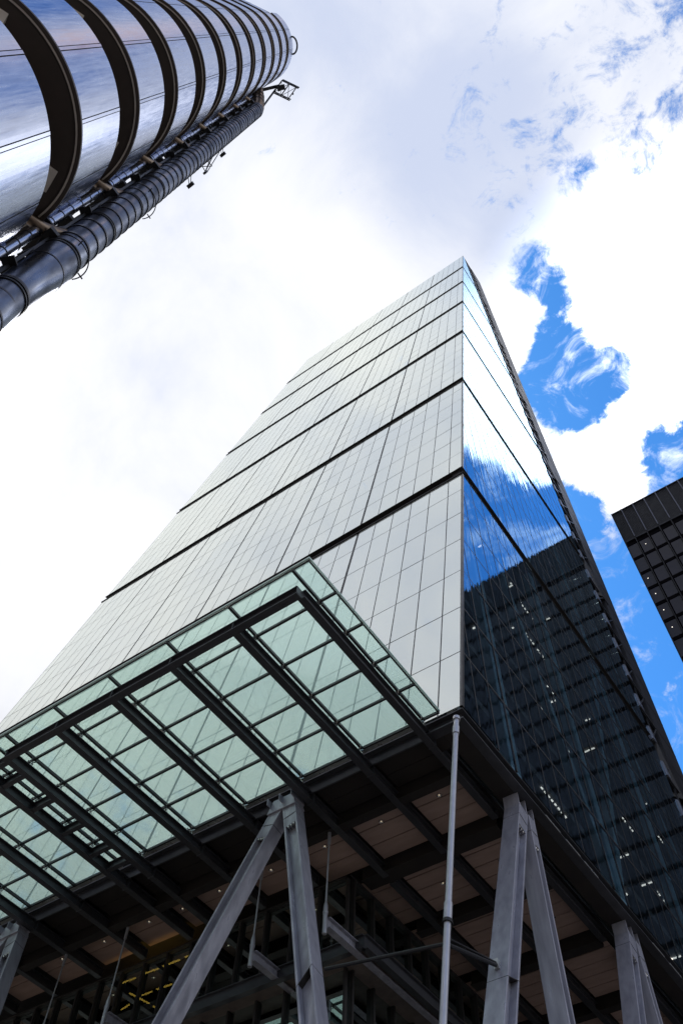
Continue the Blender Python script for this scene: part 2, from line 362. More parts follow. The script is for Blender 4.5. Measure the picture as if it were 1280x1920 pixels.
# ================================================================== the glass skyscraper
B = thing('glass_skyscraper', 'tall wedge of glass with sloping pale front, blue mirror side and raised steel base', 'skyscraper', (-WID/2, DEP/2, 0))
def S(x, zz, off=0.0):                       # a point of the sloping face, 'off' outwards
    return (x, T*zz-off, z(zz))
BH = 28.0
bands = [(k*BH+.35 if k else 0.0, min((k+1)*BH-1.0, HT)) for k in range(7)]
bands[6] = (6*BH+.35, HT)
thick = [0, -8.68, -16.75, -24.75, -32.75, -40.82, -WID]
def bay_joints(i):
    if i == 0: return [0, -1.1, -2.62, -4.13, -5.65, -7.16, -8.68]
    if i == 5: return [-40.82, -42.34, -43.85, -45.37, -46.88, -48.4, -WID]
    a, c = thick[i], thick[i+1]; return [a+(c-a)*k/5 for k in range(6)]
def rows(k):
    z0, z1 = bands[k]
    if k == 0: return [0]+[4.0*j for j in range(1, 7)]+[z1]
    if k == 6: return [z0]+[168+4.0*j for j in range(1, 7)]+[z1]
    return [z0]+[k*28+4.0*j for j in range(1, 7)]+[z1]
jl = MB()
for k in range(7):
    rz = rows(k)
    for i in range(6):
        xs = bay_joints(i); b = MB()
        g1 = .05 if i else .05
        for a in range(len(xs)-1):
            xl, xr = xs[a+1]+(.10 if a == len(xs)-2 else .032), xs[a]-(.10 if a == 0 and i else .032)
            if a == 0 and i == 0: xr = -.10
            for j in range(len(rz)-1):
                za, zb = rz[j]+.032, rz[j+1]-.032
                t1, t2, t3 = (random.gauss(0, .0016) for _ in range(3))
                pts = []
                for (px, pz) in ((xl, za), (xr, za), (xr, zb), (xl, zb)):
                    q = .02+t1*(px-(xl+xr)/2)+t2*(pz-(za+zb)/2); pts.append(S(px, pz, q))
                b.poly(pts, min(1, max(0.01, random.gauss(.5, .28))))
        b.build('glazing_bay', G['south'], B)
# backing frame of the south face: mullions and transoms standing behind the joints
for k in range(7):
    b = MB(); rz = rows(k)
    for i in range(6):
        for n_, x in enumerate(bay_joints(i)):
            wd = .14 if (n_ == 0 and i) else .06
            if x == 0: x = -.06
            b.hexa([S(x-wd, rz[0], -.12), S(x+wd, rz[0], -.12), S(x+wd, rz[0], .0), S(x-wd, rz[0], .0)][::1] +
                   [S(x-wd, rz[-1], -.12), S(x+wd, rz[-1], -.12), S(x+wd, rz[-1], .0), S(x-wd, rz[-1], .0)])
    for zz in rz[1:-1]:
        b.box(-WID, -.06, T*zz-.005, T*zz+.1, z(zz-.045), z(zz+.045))
    b.build('mullion_grid', G['mull'], B)
# black recessed joints between the bands, on both faces
for k in range(1, 7):
    zc = k*BH-.325; b = MB()
    b.hexa([S(-WID-.1, zc-.68, -.45), S(-.35, zc-.68, -.45), S(-.35, zc-.68, -.9), S(-WID-.1, zc-.68, -.9),
            S(-WID-.1, zc+.68, -.45), S(-.35, zc+.68, -.45), S(-.35, zc+.68, -.9), S(-WID-.1, zc+.68, -.9)])
    for dz in (-.66, .0, .66):
        b.bar(S(-WID-.25, zc+dz, -.1 if dz else -.22), S(0.02, zc+dz, -.1 if dz else -.22), .42 if dz else .3, .035 if dz else .05, (0, 0, 1))
    y0 = T*(zc)+.2
    b.box(-.9, -.3, y0, DEP-.1, z(zc-.66), z(zc+.66))
    for dz in (-.66, .66): b.box(-.4, .03, y0-.2, DEP, z(zc+dz-.02), z(zc+dz+.02))
    b.build('band_joint', G['recess'], B)
# corner fin
b = MB()
for k in range(7):
    za, zb = bands[k]
    b.hexa([S(-.09, za, .03), S(.015, za, .03), S(.015, za, -.14), S(-.09, za, -.14), S(-.09, zb, .03), S(.015, zb, .03), S(.015, zb, -.14), S(-.09, zb, -.14)])
b.build('corner_fin', G['mull'], B)

# ---- east face, triangular
ys = [y for y in [7.38+1.5*n for n in range(-6, 22)] if y < DEP-.3]
def clipy(poly, c0):                      # keep y >= T z + c0 (zz local)
    out = []
    for i in range(len(poly)):
        p, q = poly[i], poly[(i+1) % len(poly)]
        dp, dq = p[0]-T*p[1]-c0, q[0]-T*q[1]-c0
        if dp >= 0: out.append(p)
        if dp*dq < 0:
            u = dp/(dp-dq); out.append((p[0]+(q[0]-p[0])*u, p[1]+(q[1]-p[1])*u))
    return out
em = MB()
for k in range(7):
    rz = rows(k); b = MB(); em = MB()
    ycols = ys+[DEP]
    for a in range(len(ycols)-1):
        for j in range(len(rz)-1):
            pl = clipy([(ycols[a]+.02, rz[j]+.015), (ycols[a+1]-.02, rz[j]+.015), (ycols[a+1]-.02, rz[j+1]-.015), (ycols[a]+.02, rz[j+1]-.015)], .14)
            if len(pl) < 3: continue
            yc, zc = (ycols[a]+ycols[a+1])/2, (rz[j]+rz[j+1])/2
            t1, t2 = random.gauss(0, .0016), random.gauss(0, .0012)
            b.poly([(t1*(y-yc)+t2*(q-zc), y, z(q)) for y, q in pl])
    b.build('mirror_glazing_band', G['east'], B)
    za, zb = rz[0], rz[-1]
    for y in ys:
        zt = min(zb, (y-.1)/T)
        if zt > za+.2: em.box(-.08, .006, y-.03, y+.03, z(za), z(zt))
    for q in rz[1:-1]:
        if T*q+.14 < DEP-.1: em.box(-.08, .004, T*q+.14, DEP, z(q-.045), z(q+.045))
    em.build('side_mullion_grid', G['recess'], B)
# inside, behind the mirror glass: floors, lamps, mega-frame
b = MB()
for n_ in range(1, 48):
    q = n_*4.0
    if T*q+1.2 < DEP: b.box(-14, -.80, T*q+1.3, DEP-.2, z(q-.55), z(q-.12)); b.cut()
b.build('floor_slab', G['slab'], B)
b = MB()
for q in range(0, 150, 4):
    b.box(-14.6, -14.2, T*(q+4)+1.4, DEP-.2, z(q+.5), z(q+4.5))
b.build('office_core_wall', G['recess'], B)
b = MB()
for y in (4.8, 15.1, 25.5):
    zt = (y-1.2)/T
    b.bar((-.48, y, z(0)), (-.48, y, z(zt)), .9, .55, (1, 0, 0))
for k in range(7):
    z0 = k*28; y0 = T*z0
    for ya, yb in ((DEP-.5, 25.5), (15.1, 25.5), (15.1, 4.8)):
        if min(ya, yb) > T*(z0+28)+.5: b.bar((-.52, ya, z(z0)), (-.52, yb, z(z0+28)), .5, .45, (1, 0, 0))
        else:
            ye = y0+T*28+1; b.bar((-.52, ya, z(z0)), (-.52, max(ya-8, ye), z(z0+28)), .5, .45, (1, 0, 0)) if ya > ye+2 else None
b.build('mega_frame', G['inner'], B)
rnd = random.Random(3)
b = MB()
for n_ in range(1, 9):
    q = n_*4.0-.60
    ylo = T*q+2
    for _ in range(2 if n_ < 9 else 1):
        y = rnd.uniform(ylo, DEP-5); L_ = rnd.choice((4, 6, 9)); x = rnd.choice((-.95, -1.05, -1.2))
        for s_ in range(L_):
            if rnd.random() < .85: b.box(x-.035, x+.035, y+s_*.34, y+s_*.34+.15, z(q-.05), z(q))
        b.cut()
    for _ in range(3 if n_ < 8 else 1):
        y = rnd.uniform(ylo, DEP-2); x = rnd.uniform(-1.2, -.85); b.box(x-rnd.choice((.35, .7, 1.2)), x, y-.045, y+.045, z(q-.05), z(q)); b.cut()
b.build('office_light', G['light'], B)

# ---- north core strip with its stacked ladder frames
b = MB()
b.box(-WID, .08, DEP+3.6, 44.0, z(-25.9), z(HT)); b.box(-WID, -1.2, DEP+.25, DEP+3.6, z(-25.9), z(HT-.3))
b.build('north_core_wall', G['clad'], B)
b = MB()
for n_ in range(1, 49): b.box(.081, .10, DEP+3.62, 43.98, z(n_*4-.03), z(n_*4+.03)); b.cut()
b.build('core_panel_joint', G['recess'], B)
b = MB(); c2 = MB()
for n_ in range(0, 48):
    q = n_*4.0
    b.box(-1.2, -.05, DEP+.3, DEP+3.5, z(q-.18), z(q)); b.cut()            # landing
    c2.hexa([(-.5, DEP+.25, z(q+.1)), (.12, DEP+.25, z(q+.1)), (.12, DEP+1.15, z(q+.1)), (-.5, DEP+.6, z(q+.1)),
             (-.5, DEP+.25, z(q+2.2)), (.12, DEP+.25, z(q+1.5)), (.12, DEP+.55, z(q+1.5)), (-.5, DEP+.4, z(q+2.2))]); c2.cut()
b.build('core_landing', G['black'], B); c2.build('core_bracket', G['panelw'], B)
b = MB()
for n_ in range(0, 48):
    q = n_*4.0
    b.bar((.06, DEP+.3, z(q+.2)), (.06, DEP+3.3, z(q+3.6)), .09, .12); b.bar((-.1, DEP+1.8, z(q)), (-.1, DEP+1.8, z(q+4)), .12, .12)
    b.bar((.03, DEP+.3, z(q)), (.03, DEP+3.6, z(q)), .10, .16); b.cut()
b.build('core_ladder_frame', G['steel'], B)
b = MB()
for k in range(7):
    q = k*28
    b.hexa([(-1, DEP+1.2, z(q-4.5)), (.16, DEP+3.0, z(q-4.5)), (.16, DEP+4.4, z(q-4.5)), (-1, DEP+4, z(q-4.5)),
            (-1, DEP+.5, z(q)), (.16, DEP+.7, z(q)), (.16, DEP+4.4, z(q)), (-1, DEP+4, z(q))]); b.cut()
b.build('core_node_cover', G['black'], B)
b = MB(); b.hexa([S(-WID, HT, 0), S(0, HT, 0), (0, 44, z(HT)), (-WID, 44, z(HT)), S(-WID, HT+.25, 0), S(0, HT+.25, 0), (0, 44, z(HT+.25)), (-WID, 44, z(HT+.25))])
b.build('roof', G['clad'], B)
b = MB(); b.hexa([(-WID, .3, z(.5)), (-WID+.3, .3, z(.5)), (-WID+.3, DEP, z(.5)), (-WID, DEP, z(.5)), (-WID, DEP-.6, z(HT-2)), (-WID+.3, DEP-.6, z(HT-2)), (-WID+.3, DEP, z(HT-2)), (-WID, DEP, z(HT-2))])
b.build('west_wall', G['clad'], B)
b = MB(); b.hexa([(-WID+.3, .75, z(.6)), (-14.7, .75, z(.6)), (-14.7, 1.0, z(.6)), (-WID+.3, 1.0, z(.6)),
                  (-WID+.3, T*194+.75, z(194)), (-.6, T*194+.75, z(194)), (-.6, T*194+1, z(194)), (-WID+.3, T*194+1, z(194))])
b.hexa([(-14.7, .75, z(.6)), (-.6, .75, z(.6)), (-.6, 1.0, z(.6)), (-14.7, 1.0, z(.6)),
        (-14.7, T*194+.75, z(194)), (-.6, T*194+.75, z(194)), (-.6, T*194+1, z(194)), (-14.7, T*194+1, z(194))])
b.build('inner_skin', G['blind'], B)
b = MB()
for k in range(7):
    for j in range(7):
        q = k*28+4*j-.15
        if q > .5: b.hexa([S(-WID+.4, q-.12, -.3), S(-.6, q-.12, -.3), S(-.6, q-.12, -.7), S(-WID+.4, q-.12, -.7), S(-WID+.4, q+.12, -.3), S(-.6, q+.12, -.3), S(-.6, q+.12, -.7), S(-WID+.4, q+.12, -.7)]); b.cut()
b.build('front_floor_edge', G['slab'], B)
b = MB()
for k in range(7):
    for i, xa in enumerate((-.8, -8.45, -16.6, -24.45, -32.6, -40.45)):
        xb = (-8.45, -16.6, -24.45, -32.6, -40.45, -48.8)[i]
        if i % 2: xa, xb = xb, xa
        b.bar(S(xa, k*28+.8, -.45), S(xb, min(k*28+27, HT-2), -.45), .5, .3, (0, -1, T)); b.cut()
b.build('front_brace', G['pale'], B)

# ================================================================== raised base: edge beams, soffit, columns
b = MB()
# east edge channel
b.box(-.30, -.24, .25, DEP, z(-.60), z(-.10)); b.box(-.42, -.02, .02, DEP, z(-.12), z(-.07)); b.box(-.42, -.02, -.02, DEP, z(-.64), z(-.58))
# south edge channel
b.box(-WID, -.42, .25, .31, z(-.60), z(-.12)); b.box(-WID, -.42, .02, .42, z(-.12), z(-.07)); b.box(-1.75, -.42, -.02, .42, z(-.64), z(-.58))
b.box(-WID, -.3, .12, .16, z(-.07), z(.0)); b.box(-.16, -.1, .1, DEP, z(-.07), z(.0))
b.build('edge_channel', G['steel'], B)
b = MB(); b.box(-1.15, -.43, .43, DEP, z(-.63), z(-.60)); b.box(-1.75, -1.16, .43, 1.15, z(-.63), z(-.60)); b.build('edge_soffit_plate', G['soffdark'], B)
b = MB()
for k, (ya, yb) in enumerate(((6.6, 7.9), (8.4, 9.7), (17, 18.3), (18.9, 20.2), (10.1, 11.4))):
    b.box(-.025, .0, ya, yb, z(-.635), z(-.575)); b.cut()
b.build('edge_light_strip', G['alu'], B)
b = MB()                                                     # slab underside
b.box(-1.6, -.45, 1.2, DEP, z(.9), z(1.0)); b.box(-WID, -1.6, .3, DEP, z(-.02), z(.10))
b.build('base_slab', G['recess'], B)
# N-S beams
beamx = [-1.68, -4.55, -7.52, -10.48, -13.42, -16.25, -17.75, -20.65, -23.6, -26.6, -29.6, -32.6, -35.6]
ZT, ZB = -.50, -.95
b = MB()
zc = (ZT+ZB)/2
for i, x in enumerate(beamx):
    segs = [(.45, 5.3)] if i == 0 else [(.45, 6.0 if i <= 2 else 4.9)]
    if i == 0: segs += [(7.2, 15.2), (17, 25.4), (27, 35.6)]
    elif i <= 2: segs += [(6.5, 35.6)]
    for ya, yb in segs:
        b.ibeam((x, ya, z(zc)), (x, yb, z(zc)), .30, .45, .035, .03)
        for ys_ in (ya+.02, yb-.02): b.bar((x, ys_-.02, z(zc)), (x, ys_+.02, z(zc)), .28, .40)
        b.cut()
b.build('soffit_beam', G['steel'], B, bev=.008)
b = MB()
for (ya, yb) in ((2.25, 2.6), (5.75, 6.45), (10.2, 10.6), (15.1, 15.6), (20.3, 20.7), (25.4, 25.9), (30.6, 31)):
    xl = -WID if ya < 5 else -8.6
    b.box(xl, -1.86, ya, ya+.03, z(-.88), z(-.02)); b.box(xl, -1.86, ya-.1, yb, z(-.92), z(-.885)) ; b.box(xl, -1.86, yb-.03, yb, z(-.88), z(-.02)); b.cut()
b.build('cross_beam', G['soffdark'], B)
# soffit boards between the beams
for i in range(len(beamx)-1):
    xr, xl = beamx[i]-.17, beamx[i+1]+.17
    yys = [(2.62, 5.64 if i < 3 else 4.95)] + ([(6.5, 10.05), (10.65, 14.95), (15.65, 20.1), (20.75, 25.2), (25.95, 30.4), (31.05, 35.5)] if i < 3 else [])
    b = MB()
    for ya, yb in yys:
        n_ = max(1, round((yb-ya)/.95)); st = (yb-ya)/n_
        for q in range(n_): b.box(xl, xr, ya+q*st+.028, ya+(q+1)*st-.028, z(-.34), z(-.30))
    b.build('ceiling_boards', G['soffit'], B)
b = MB()
for i in range(len(beamx)-1):
    xr, xl = beamx[i]-.17, beamx[i+1]+.17
    for ya, yb in ((.46, 1.30), (1.33, 2.12)): b.box(xl, xr, ya, yb, z(-.36), z(-.32))
b.build('dark_soffit_panel', G['soffdark'], B)
# downlights
def downlight(x, y):
    loc = Vector((x, y, z(-.335)))
    b = MB(); n = 16
    prof = [(.105, 0), (.115, -.03), (.095, -.035), (.06, .0)]
    for j in range(n):
        a0, a1 = 2*math.pi*j/n, 2*math.pi*(j+1)/n
        for q in range(3):
            (r0, h0), (r1, h1) = prof[q], prof[q+1]
            b.poly([(x+r0*math.cos(a0), y+r0*math.sin(a0), loc.z+h0), (x+r0*math.cos(a1), y+r0*math.sin(a1), loc.z+h0),
                    (x+r1*math.cos(a1), y+r1*math.sin(a1), loc.z+h1), (x+r1*math.cos(a0), y+r1*math.sin(a0), loc.z+h1)])
    o = b.build('downlight', G['chrome'], B, True, loc)
    c = MB(); c.tube([(x, y, loc.z-.001), (x, y, loc.z-.02)], .035, 10)
    me_o = c.build('bulb', G['spot'], None, True, loc); me_o.parent = o; me_o.location = (0, 0, 0)
    return o
dl0 = downlight(-3.2, 3.45); bulb0 = dl0.children[0]
spots = [(-6.1, 3.5), (-9.05, 3.5), (-12.0, 3.5), (-14.9, 3.4), (-17.2, 3.5), (-19.2, 3.4), (-22.1, 3.4), (-24.9, 3.35), (-3.1, 13.2), (-6.0, 13.0), (-3.1, 8.4), (-6.05, 8.4), (-3.1, 22.6)]
for (x, y) in spots:
    o = dl0.copy(); sc.collection.objects.link(o); o.location = Vector((x, y, z(-.335)))-B.location
    q = bulb0.copy(); sc.collection.objects.link(q); q.parent = o

# ---- canopy frame (part) with its panes, bars and clamps (sub-parts)
FY = -8.42
cx = beamx
b = MB()
def beam_canopy(b, x, y0, y1): b.ibeam((x, y0, z(zc)), (x, y1, z(zc)), .30, .45, .035, .03)
def splice(b, x, y):
    b.bar((x, y-.025, z(zc)), (x, y+.025, z(zc)), .34, .50)
    for sx in (-.10, .10):
        for hz in (-.12, -.04, .04, .12): b.tube([(x+sx, y-.06, z(zc+hz)), (x+sx, y+.06, z(zc+hz))], .018, 6)
for x in cx[:6]: beam_canopy(b, x, FY+.30, .40); splice(b, x, .425)
# front fascia beam, flange corner to corner
b.ibeam((cx[0]-.0, FY+.15, z(zc)), (cx[5]-.15, FY+.15, z(zc)), .30, .45, .035, .03)
for x in cx[:6]: b.bar((x, FY+.01, z(zc)), (x, FY+.29, z(zc)), .03, .38)
fr = b.build('canopy', G['steel'], B, bev=.006)
fr['label'] = 'glass canopy on dark steel beams over the entrance'
rowy = [-8.86, -7.18, -5.50, -3.70, -2.02, -.30]
def canopy_top(xs, parent, xe0, xe1):
    """xs: joint lines along the beams; panes run between them"""
    bars = MB()
    for x in xs: bars.box(x-.05, x+.05, -8.84, -.22, z(-.16), z(-.035))
    for y in rowy[1:-1]: bars.box(min(xe0, xe1)+.02, max(xe0, xe1)-.02, y-.045, y+.045, z(-.150), z(-.040))
    bars.box(min(xe0, xe1), max(xe0, xe1), -.32, -.24, z(-.15), z(-.03))
    bars.box(min(xe0, xe1), max(xe0, xe1), rowy[0]+.02, rowy[0]+.07, z(-.10), z(-.03))
    bars.box(max(xe0, xe1)-.07, max(xe0, xe1)-.02, rowy[0]+.08, -.24, z(-.10), z(-.03))
    bars.build('glazing_bar_grid', G['mull'], parent)
    ed = [max(xe0, xe1)]+list(xs)+[min(xe0, xe1)]
    for a in range(len(ed)-1):
        for j in range(5):
            p_ = MB(); p_.box(ed[a+1]+.012, ed[a]-.012, rowy[j]+.012, rowy[j+1]-.012, z(-.025), z(.0))
            p_.build('glass_pane', G['canopy'], parent)
    e = MB(); e.box(min(xe0, xe1)-.01, max(xe0, xe1)+.03, rowy[0]-.035, rowy[0], z(-.05), z(.02))
    e.box(max(xe0, xe1), max(xe0, xe1)+.035, rowy[0]+.002, -.26, z(-.05), z(.02)); e.build('glass_edge_trim', G['edge'], parent)
    g_ = MB(); g_.box(min(xe0, xe1), max(xe0, xe1)-.75, -.235, -.05, z(-.16), z(-.13)); g_.build('gutter_strip', G['alu'], parent)
jx = [-1.62, -4.50, -7.47, -10.45, -13.38, -16.15]
canopy_top(jx, fr, -.88, -16.95)
def clamp(parent, x, y, first=None):
    loc = Vector((x, y, z(-.2)))
    if first:
        o = first.copy(); sc.collection.objects.link(o); o.location = loc-B.location; o.parent = parent; return o
    b = MB()
    b.tube([(x, y, z(-.52)), (x, y, z(-.24))], .022, 8)
    for sx, sy in ((-1, -1), (1, -1), (1, 1), (-1, 1)): b.bar((x, y, z(-.26)), (x+.12*sx, y+.12*sy, z(-.17)), .03, .035); b.tube([(x+.12*sx, y+.12*sy, z(-.18)), (x+.12*sx, y+.12*sy, z(-.158))], .03, 8)
    b.tube([(x, y, z(-.30)), (x, y, z(-.24))], .045, 8)
    b.bar((x+.16, y-.02, z(-.5)), (x, y, z(-.25)), .02, .02)
    return b.build('glass_clamp', G['chrome'], parent, False, loc)
c0 = None
for x in beamx[:6]:
    for y in rowy[1:-1]+[-.38]:
        o = clamp(fr, x+.0, y, c0); c0 = c0 or o
# second canopy further along
b = MB()
for x in cx[6:]: beam_canopy(b, x, FY+.30, .40); splice(b, x, .425)
b.ibeam((cx[6]+.15, FY+.15, z(zc)), (cx[-1]-.15, FY+.15, z(zc)), .30, .45, .035, .03)
for y in rowy[1:-1]+[-8.1, -.9]: b.ibeam((cx[6]+.15, y+.0, z(zc)), (cx[5]-.15, y, z(zc)), .22, .40, .03, .025)
fr2 = b.build('canopy', G['steel'], B, bev=.006)
fr2['label'] = 'second glass canopy, cut off by the left edge'
canopy_top([-17.7, -20.6, -23.55, -26.55, -29.55, -32.55, -35.4], fr2, -17.0, -36.2)
for x in beamx[6:10]:
    for y in rowy[1:-1]: clamp(fr2, x, y, c0)

# ---- A-frame legs
def leg(name, a, b_, w, d, mat_, faceup, recess_side=1, label=None):
    """H section leg from a to b_: web plane carries recess; w across the face, d deep"""
    a = Vector(a); b_ = Vector(b_); ax = (b_-a).normalized(); fn = Vector(faceup); fn = (fn-ax*fn.dot(ax)).normalized(); sx = ax.cross(fn).normalized()
    m_ = MB(); fl = .085
    # two flanges (full depth) and a web set back from the face
    for sg in (-1, 1):
        o = sx*(sg*(w/2-fl/2)); m_.bar(a+o, b_+o, fl, d, fn)
    L_ = (b_-a).length
    m_.bar(a, b_, w-2*fl, d*.30, fn)
    # solid head plate with its square pocket edge
    m_.bar(a, a+ax*1.35, w-2*fl, d-.02, fn)
    o = m_.build(name, mat_, B, bev=.012)
    bb = MB(); hp = a+ax*1.36
    for q in (-1, 0, 1):
        for dd in (0.0, .13):
            c = hp+sx*(q*.13)+fn*(d*.15+.05+dd*.9); bb.tube([c, c+ax*.08], .042, 8)
    bt = bb.build('bolt_cluster', G['chrome'], None, False); bt.parent = o
    for v_ in bt.data.vertices: v_.co = v_.co-B.location
    jb = MB(); jm = a+ax*.75; jb.bar(jm-sx*(w/2+.002), jm+sx*(w/2+.002), .02, d+.01, fn)
    jo = jb.build('joint_line', G['recess'], None); jo.parent = o
    for v_ in jo.data.vertices: v_.co = v_.co-B.location
    for u_ in (9.2, 17.5):
        jb = MB(); jm = a+ax*u_; jb.bar(jm-sx*(w/2+.002)-ax*.25, jm+sx*(w/2+.002)+ax*.25, .018, d+.01, fn); jo = jb.build('joint_line', G['recess'], None); jo.parent = o
        for v_ in jo.data.vertices: v_.co = v_.co-B.location
    if label: o['label'] = label
    return o
SN = (0, -1, T)
for ap in (-8.45, -24.45, -40.45):
    for sg, sl_ in ((-1, .318), (1, .310)):
        a = (ap+sg*.33, T*-1.25+.30, z(-1.25)); e = (ap+sg*(.33+sl_*24.6), T*-25.85+.30, 0.0)
        leg('column_leg', a, e, .62, .62, G['column'], SN)
    b = MB(); b.hexa([(ap-.72, -.32, z(-1.3)), (ap+.72, -.32, z(-1.3)), (ap+.72, .35, z(-1.3)), (ap-.72, .35, z(-1.3)),
                      (ap-.50, -.25, z(-.66)), (ap+.50, -.25, z(-.66)), (ap+.50, .35, z(-.66)), (ap-.50, .35, z(-.66))])
    for q in (-.68, .0, .68): b.bar((ap+q*.9, -.05, z(-.97)), (ap+q*.9, -.05, z(-.66)), .04, .9, (0, 1, 0))
    b.build('column_head', G['column'], B, bev=.01)
for yn in (5.25, 15.2, 25.2):
    leg('column_leg', (-.64, yn-.20, z(-1.25)), (-.64, yn-.20-.395*24.6, 0), .66, .70, G['column'], (1, 0, 0))
    leg('column_leg', (-.64, yn+.44, z(-1.25)), (-.64, yn+.44, 0), .52, .70, G['column'], (1, 0, 0))
    b = MB(); b.box(-.98, -.30, yn-.54, yn-.50, z(-1.3), z(-.64)); b.box(-.98, -.30, yn+.68, yn+.72, z(-1.3), z(-.64)); b.box(-.98, -.30, yn+.05, yn+.10, z(-1.3), z(-.64))
    b.box(-.98, -.80, yn-.499, yn+.679, z(-1.3), z(-.64))
    b.build('column_head', G['column'], B, bev=.01)
# raking corner tube with its collars
b = MB()
p0 = Vector((-.16, -.12, z(-.05))); p1 = Vector((-.77, -4.8, 0))
def along(u): return p0.lerp(p1, u)
b.tube([along(.026), along(1)], .10, 20)
for u0, u1, r_ in ((.028, .034, .14), (.050, .066, .13), (.360, .382, .125)): b.tube([along(u0), along(u1)], r_, 20)
b.build('corner_tube', G['tube'], B, True)
# tie struts from the tube collar to the legs
b = MB(); k0 = along(.384)
hub = k0+Vector((-.30, .35, -.35))
b.bar(k0, hub, .05, .05); b.bar(k0+Vector((.1, .1, 0)), hub, .05, .05)
b.tube([hub, (-4.75, -1.68, z(-9.81))], .055, 8)
b.tube([hub, (-.64, 1.40, z(-9.45))], .06, 8); b.tube([hub+Vector((0, 0, .2)), (-.64, 1.40, z(-9.36))], .03, 8)
b.tube([along(.382), along(.386)], .15, 16)
b.build('tie_strut', G['black'], B)
b = MB(); b.box(-.72, -.56, 1.33, 1.53, z(-9.56), z(-9.26)); b.build('strut_bracket', G['alu'], B)
# hangers with cantilever arms
for x, y, z1 in ((-7.9, 2.3, -5.0), (-11.7, 2.6, -4.9), (-19.6, 2.6, -5.0), (-23.6, 2.6, -5.0)):
    b = MB(); b.tube([(x, y, z(-.95)), (x, y, z(z1+.9))], .035, 10)
    b.tube([(x, y, z(-1.5)), (x, y, z(-.95))], .07, 10); b.tube([(x, y, z(z1+.9)), (x, y, z(z1+.65)), (x, y, z(z1-.45))], [.04, .09, .09], 12); b.tube([(x, y, z(z1+.35)), (x, y, z(z1+.45))], .11, 12)
    b.build('hanger_rod', G['tube'], B, True)
    b = MB(); b.ibeam((x+.05, y+.06, z(z1)), (x+.15, y+12, z(z1)), .30, .42, .035, .03); b.build('cantilever_arm', G['column'], B)

# ---- glazed lobby block hanging inside the base
b = MB(); b.poly([(-WID, 5.2, z(-.95)), (-8.9, 5.2, z(-.95)), (-8.9, 5.2, 0), (-WID, 5.2, 0)]); b.poly([(-8.9, 5.2, z(-.95)), (-8.9, 35.5, z(-.95)), (-8.9, 35.5, 0), (-8.9, 5.2, 0)])
b.build('lobby_glass_wall', G['lobby'], B)
b = MB(); rr = random.Random(5)
x = -8.9; 
while x > -WID:
    b.box(x-.05, x+.05, 5.02, 5.19, 0, z(-.95)); x -= 1.48
y = 5.4
while y < 35: b.box(-8.9, -8.72, y-.05, y+.05, 0, z(-.95)); y += 1.48
b.box(-WID, -8.71, 4.98, 5.19, z(-1.03), z(-.95)); b.box(-8.9, -8.69, 4.98, 35.5, z(-1.03), z(-.95))
for q in (-4.35, -8.5, -12.7, -16.9, -21.1):
    b.box(-WID, -8.71, 4.98, 5.19, z(q-.22), z(q+.15)); b.box(-8.9, -8.69, 4.98, 35.5, z(q-.22), z(q+.15))
b.build('lobby_frame', G['recess'], B)
b = MB()
for q in (-5.0, -9.2, -13.4, -17.6, -21.8):
    b.box(-WID+.5, -7.6, 4.4, 35.4, z(q), z(q+.35)); b.cut()
b.build('lobby_floor', G['slabsoff'], B)
b = MB()
for q in (-5.0, -9.2, -13.4, -17.6, -21.8):
    b.ibeam((-WID+.5, 4.2, z(q+.1)), (-7.4, 4.2, z(q+.1)), .28, .55, .04, .03); b.ibeam((-7.4, 4.2, z(q+.1)), (-7.4, 35.4, z(q+.1)), .28, .55, .04, .03); b.cut()
b.build('lobby_edge_beam', G['steel'], B)
b = MB(); b.box(-WID+1, -10.5, 14, 14.3, 0, z(-1)); b.box(-10.5, -10.2, 14, 35, 0, z(-1)); b.build('lobby_back_wall', G['concrete'], B)
b = MB()
for p, q in (((-22.66, 5.45, -1.24), (-21.65, 5.5, -1.24)), ((-21.27, 5.45, -1.24), (-20.2, 5.5, -1.24)), ((-19.9, 5.47, -1.24), (-18.85, 5.5, -1.24)), ((-18.5, 5.47, -1.24), (-18.25, 5.5, -1.24)),
             ((-21.34, 5.87, -2.0), (-20.71, 5.87, -2.0)), ((-20.4, 5.86, -2.0), (-19.49, 5.91, -2.0)), ((-21.72, 5.4, -2.0), (-21.5, 6.57, -2.0)), ((-21.49, 6.84, -2.0), (-21.44, 7.27, -2.0)), ((-23.02, 6.24, -2.0), (-22.37, 6.11, -2.0))):
    b.bar((p[0], p[1], z(p[2])), (q[0], q[1], z(q[2])), .07, .05); b.cut()
b.build('lobby_strip_light', G['yellow'], B)

# ================================================================== the steel clad stair tower
CX, CY, RR = -2.354, -26.607, 4.0
V = thing('steel_clad_tower', 'round ended stair tower of stacked stainless steel panel bands with dark gaps between them', 'tower', (CX-5, CY-5, 0))
TH0 = R(-32)
uf = Vector((math.sin(TH0), -math.cos(TH0)))
FL = 15.0
def path(s, r):
    """s: arc length at radius 4 from the start of the round end; negative along the flank"""
    if s < 0:
        return (CX+r*math.cos(TH0)+uf.x*(-s), CY+r*math.sin(TH0)+uf.y*(-s))
    if s > math.pi*RR:
        d = s-math.pi*RR; a = TH0+math.pi; return (CX+r*math.cos(a)+uf.x*d, CY+r*math.sin(a)+uf.y*d)
    a = TH0+s/RR; return (CX+r*math.cos(a), CY+r*math.sin(a))
def ss(s0, s1, st=.14):
    n = max(1, math.ceil((s1-s0)/st)) if not (s1 < 0 or s0 > math.pi*RR) else 1
    return [s0+(s1-s0)*k/n for k in range(n+1)]
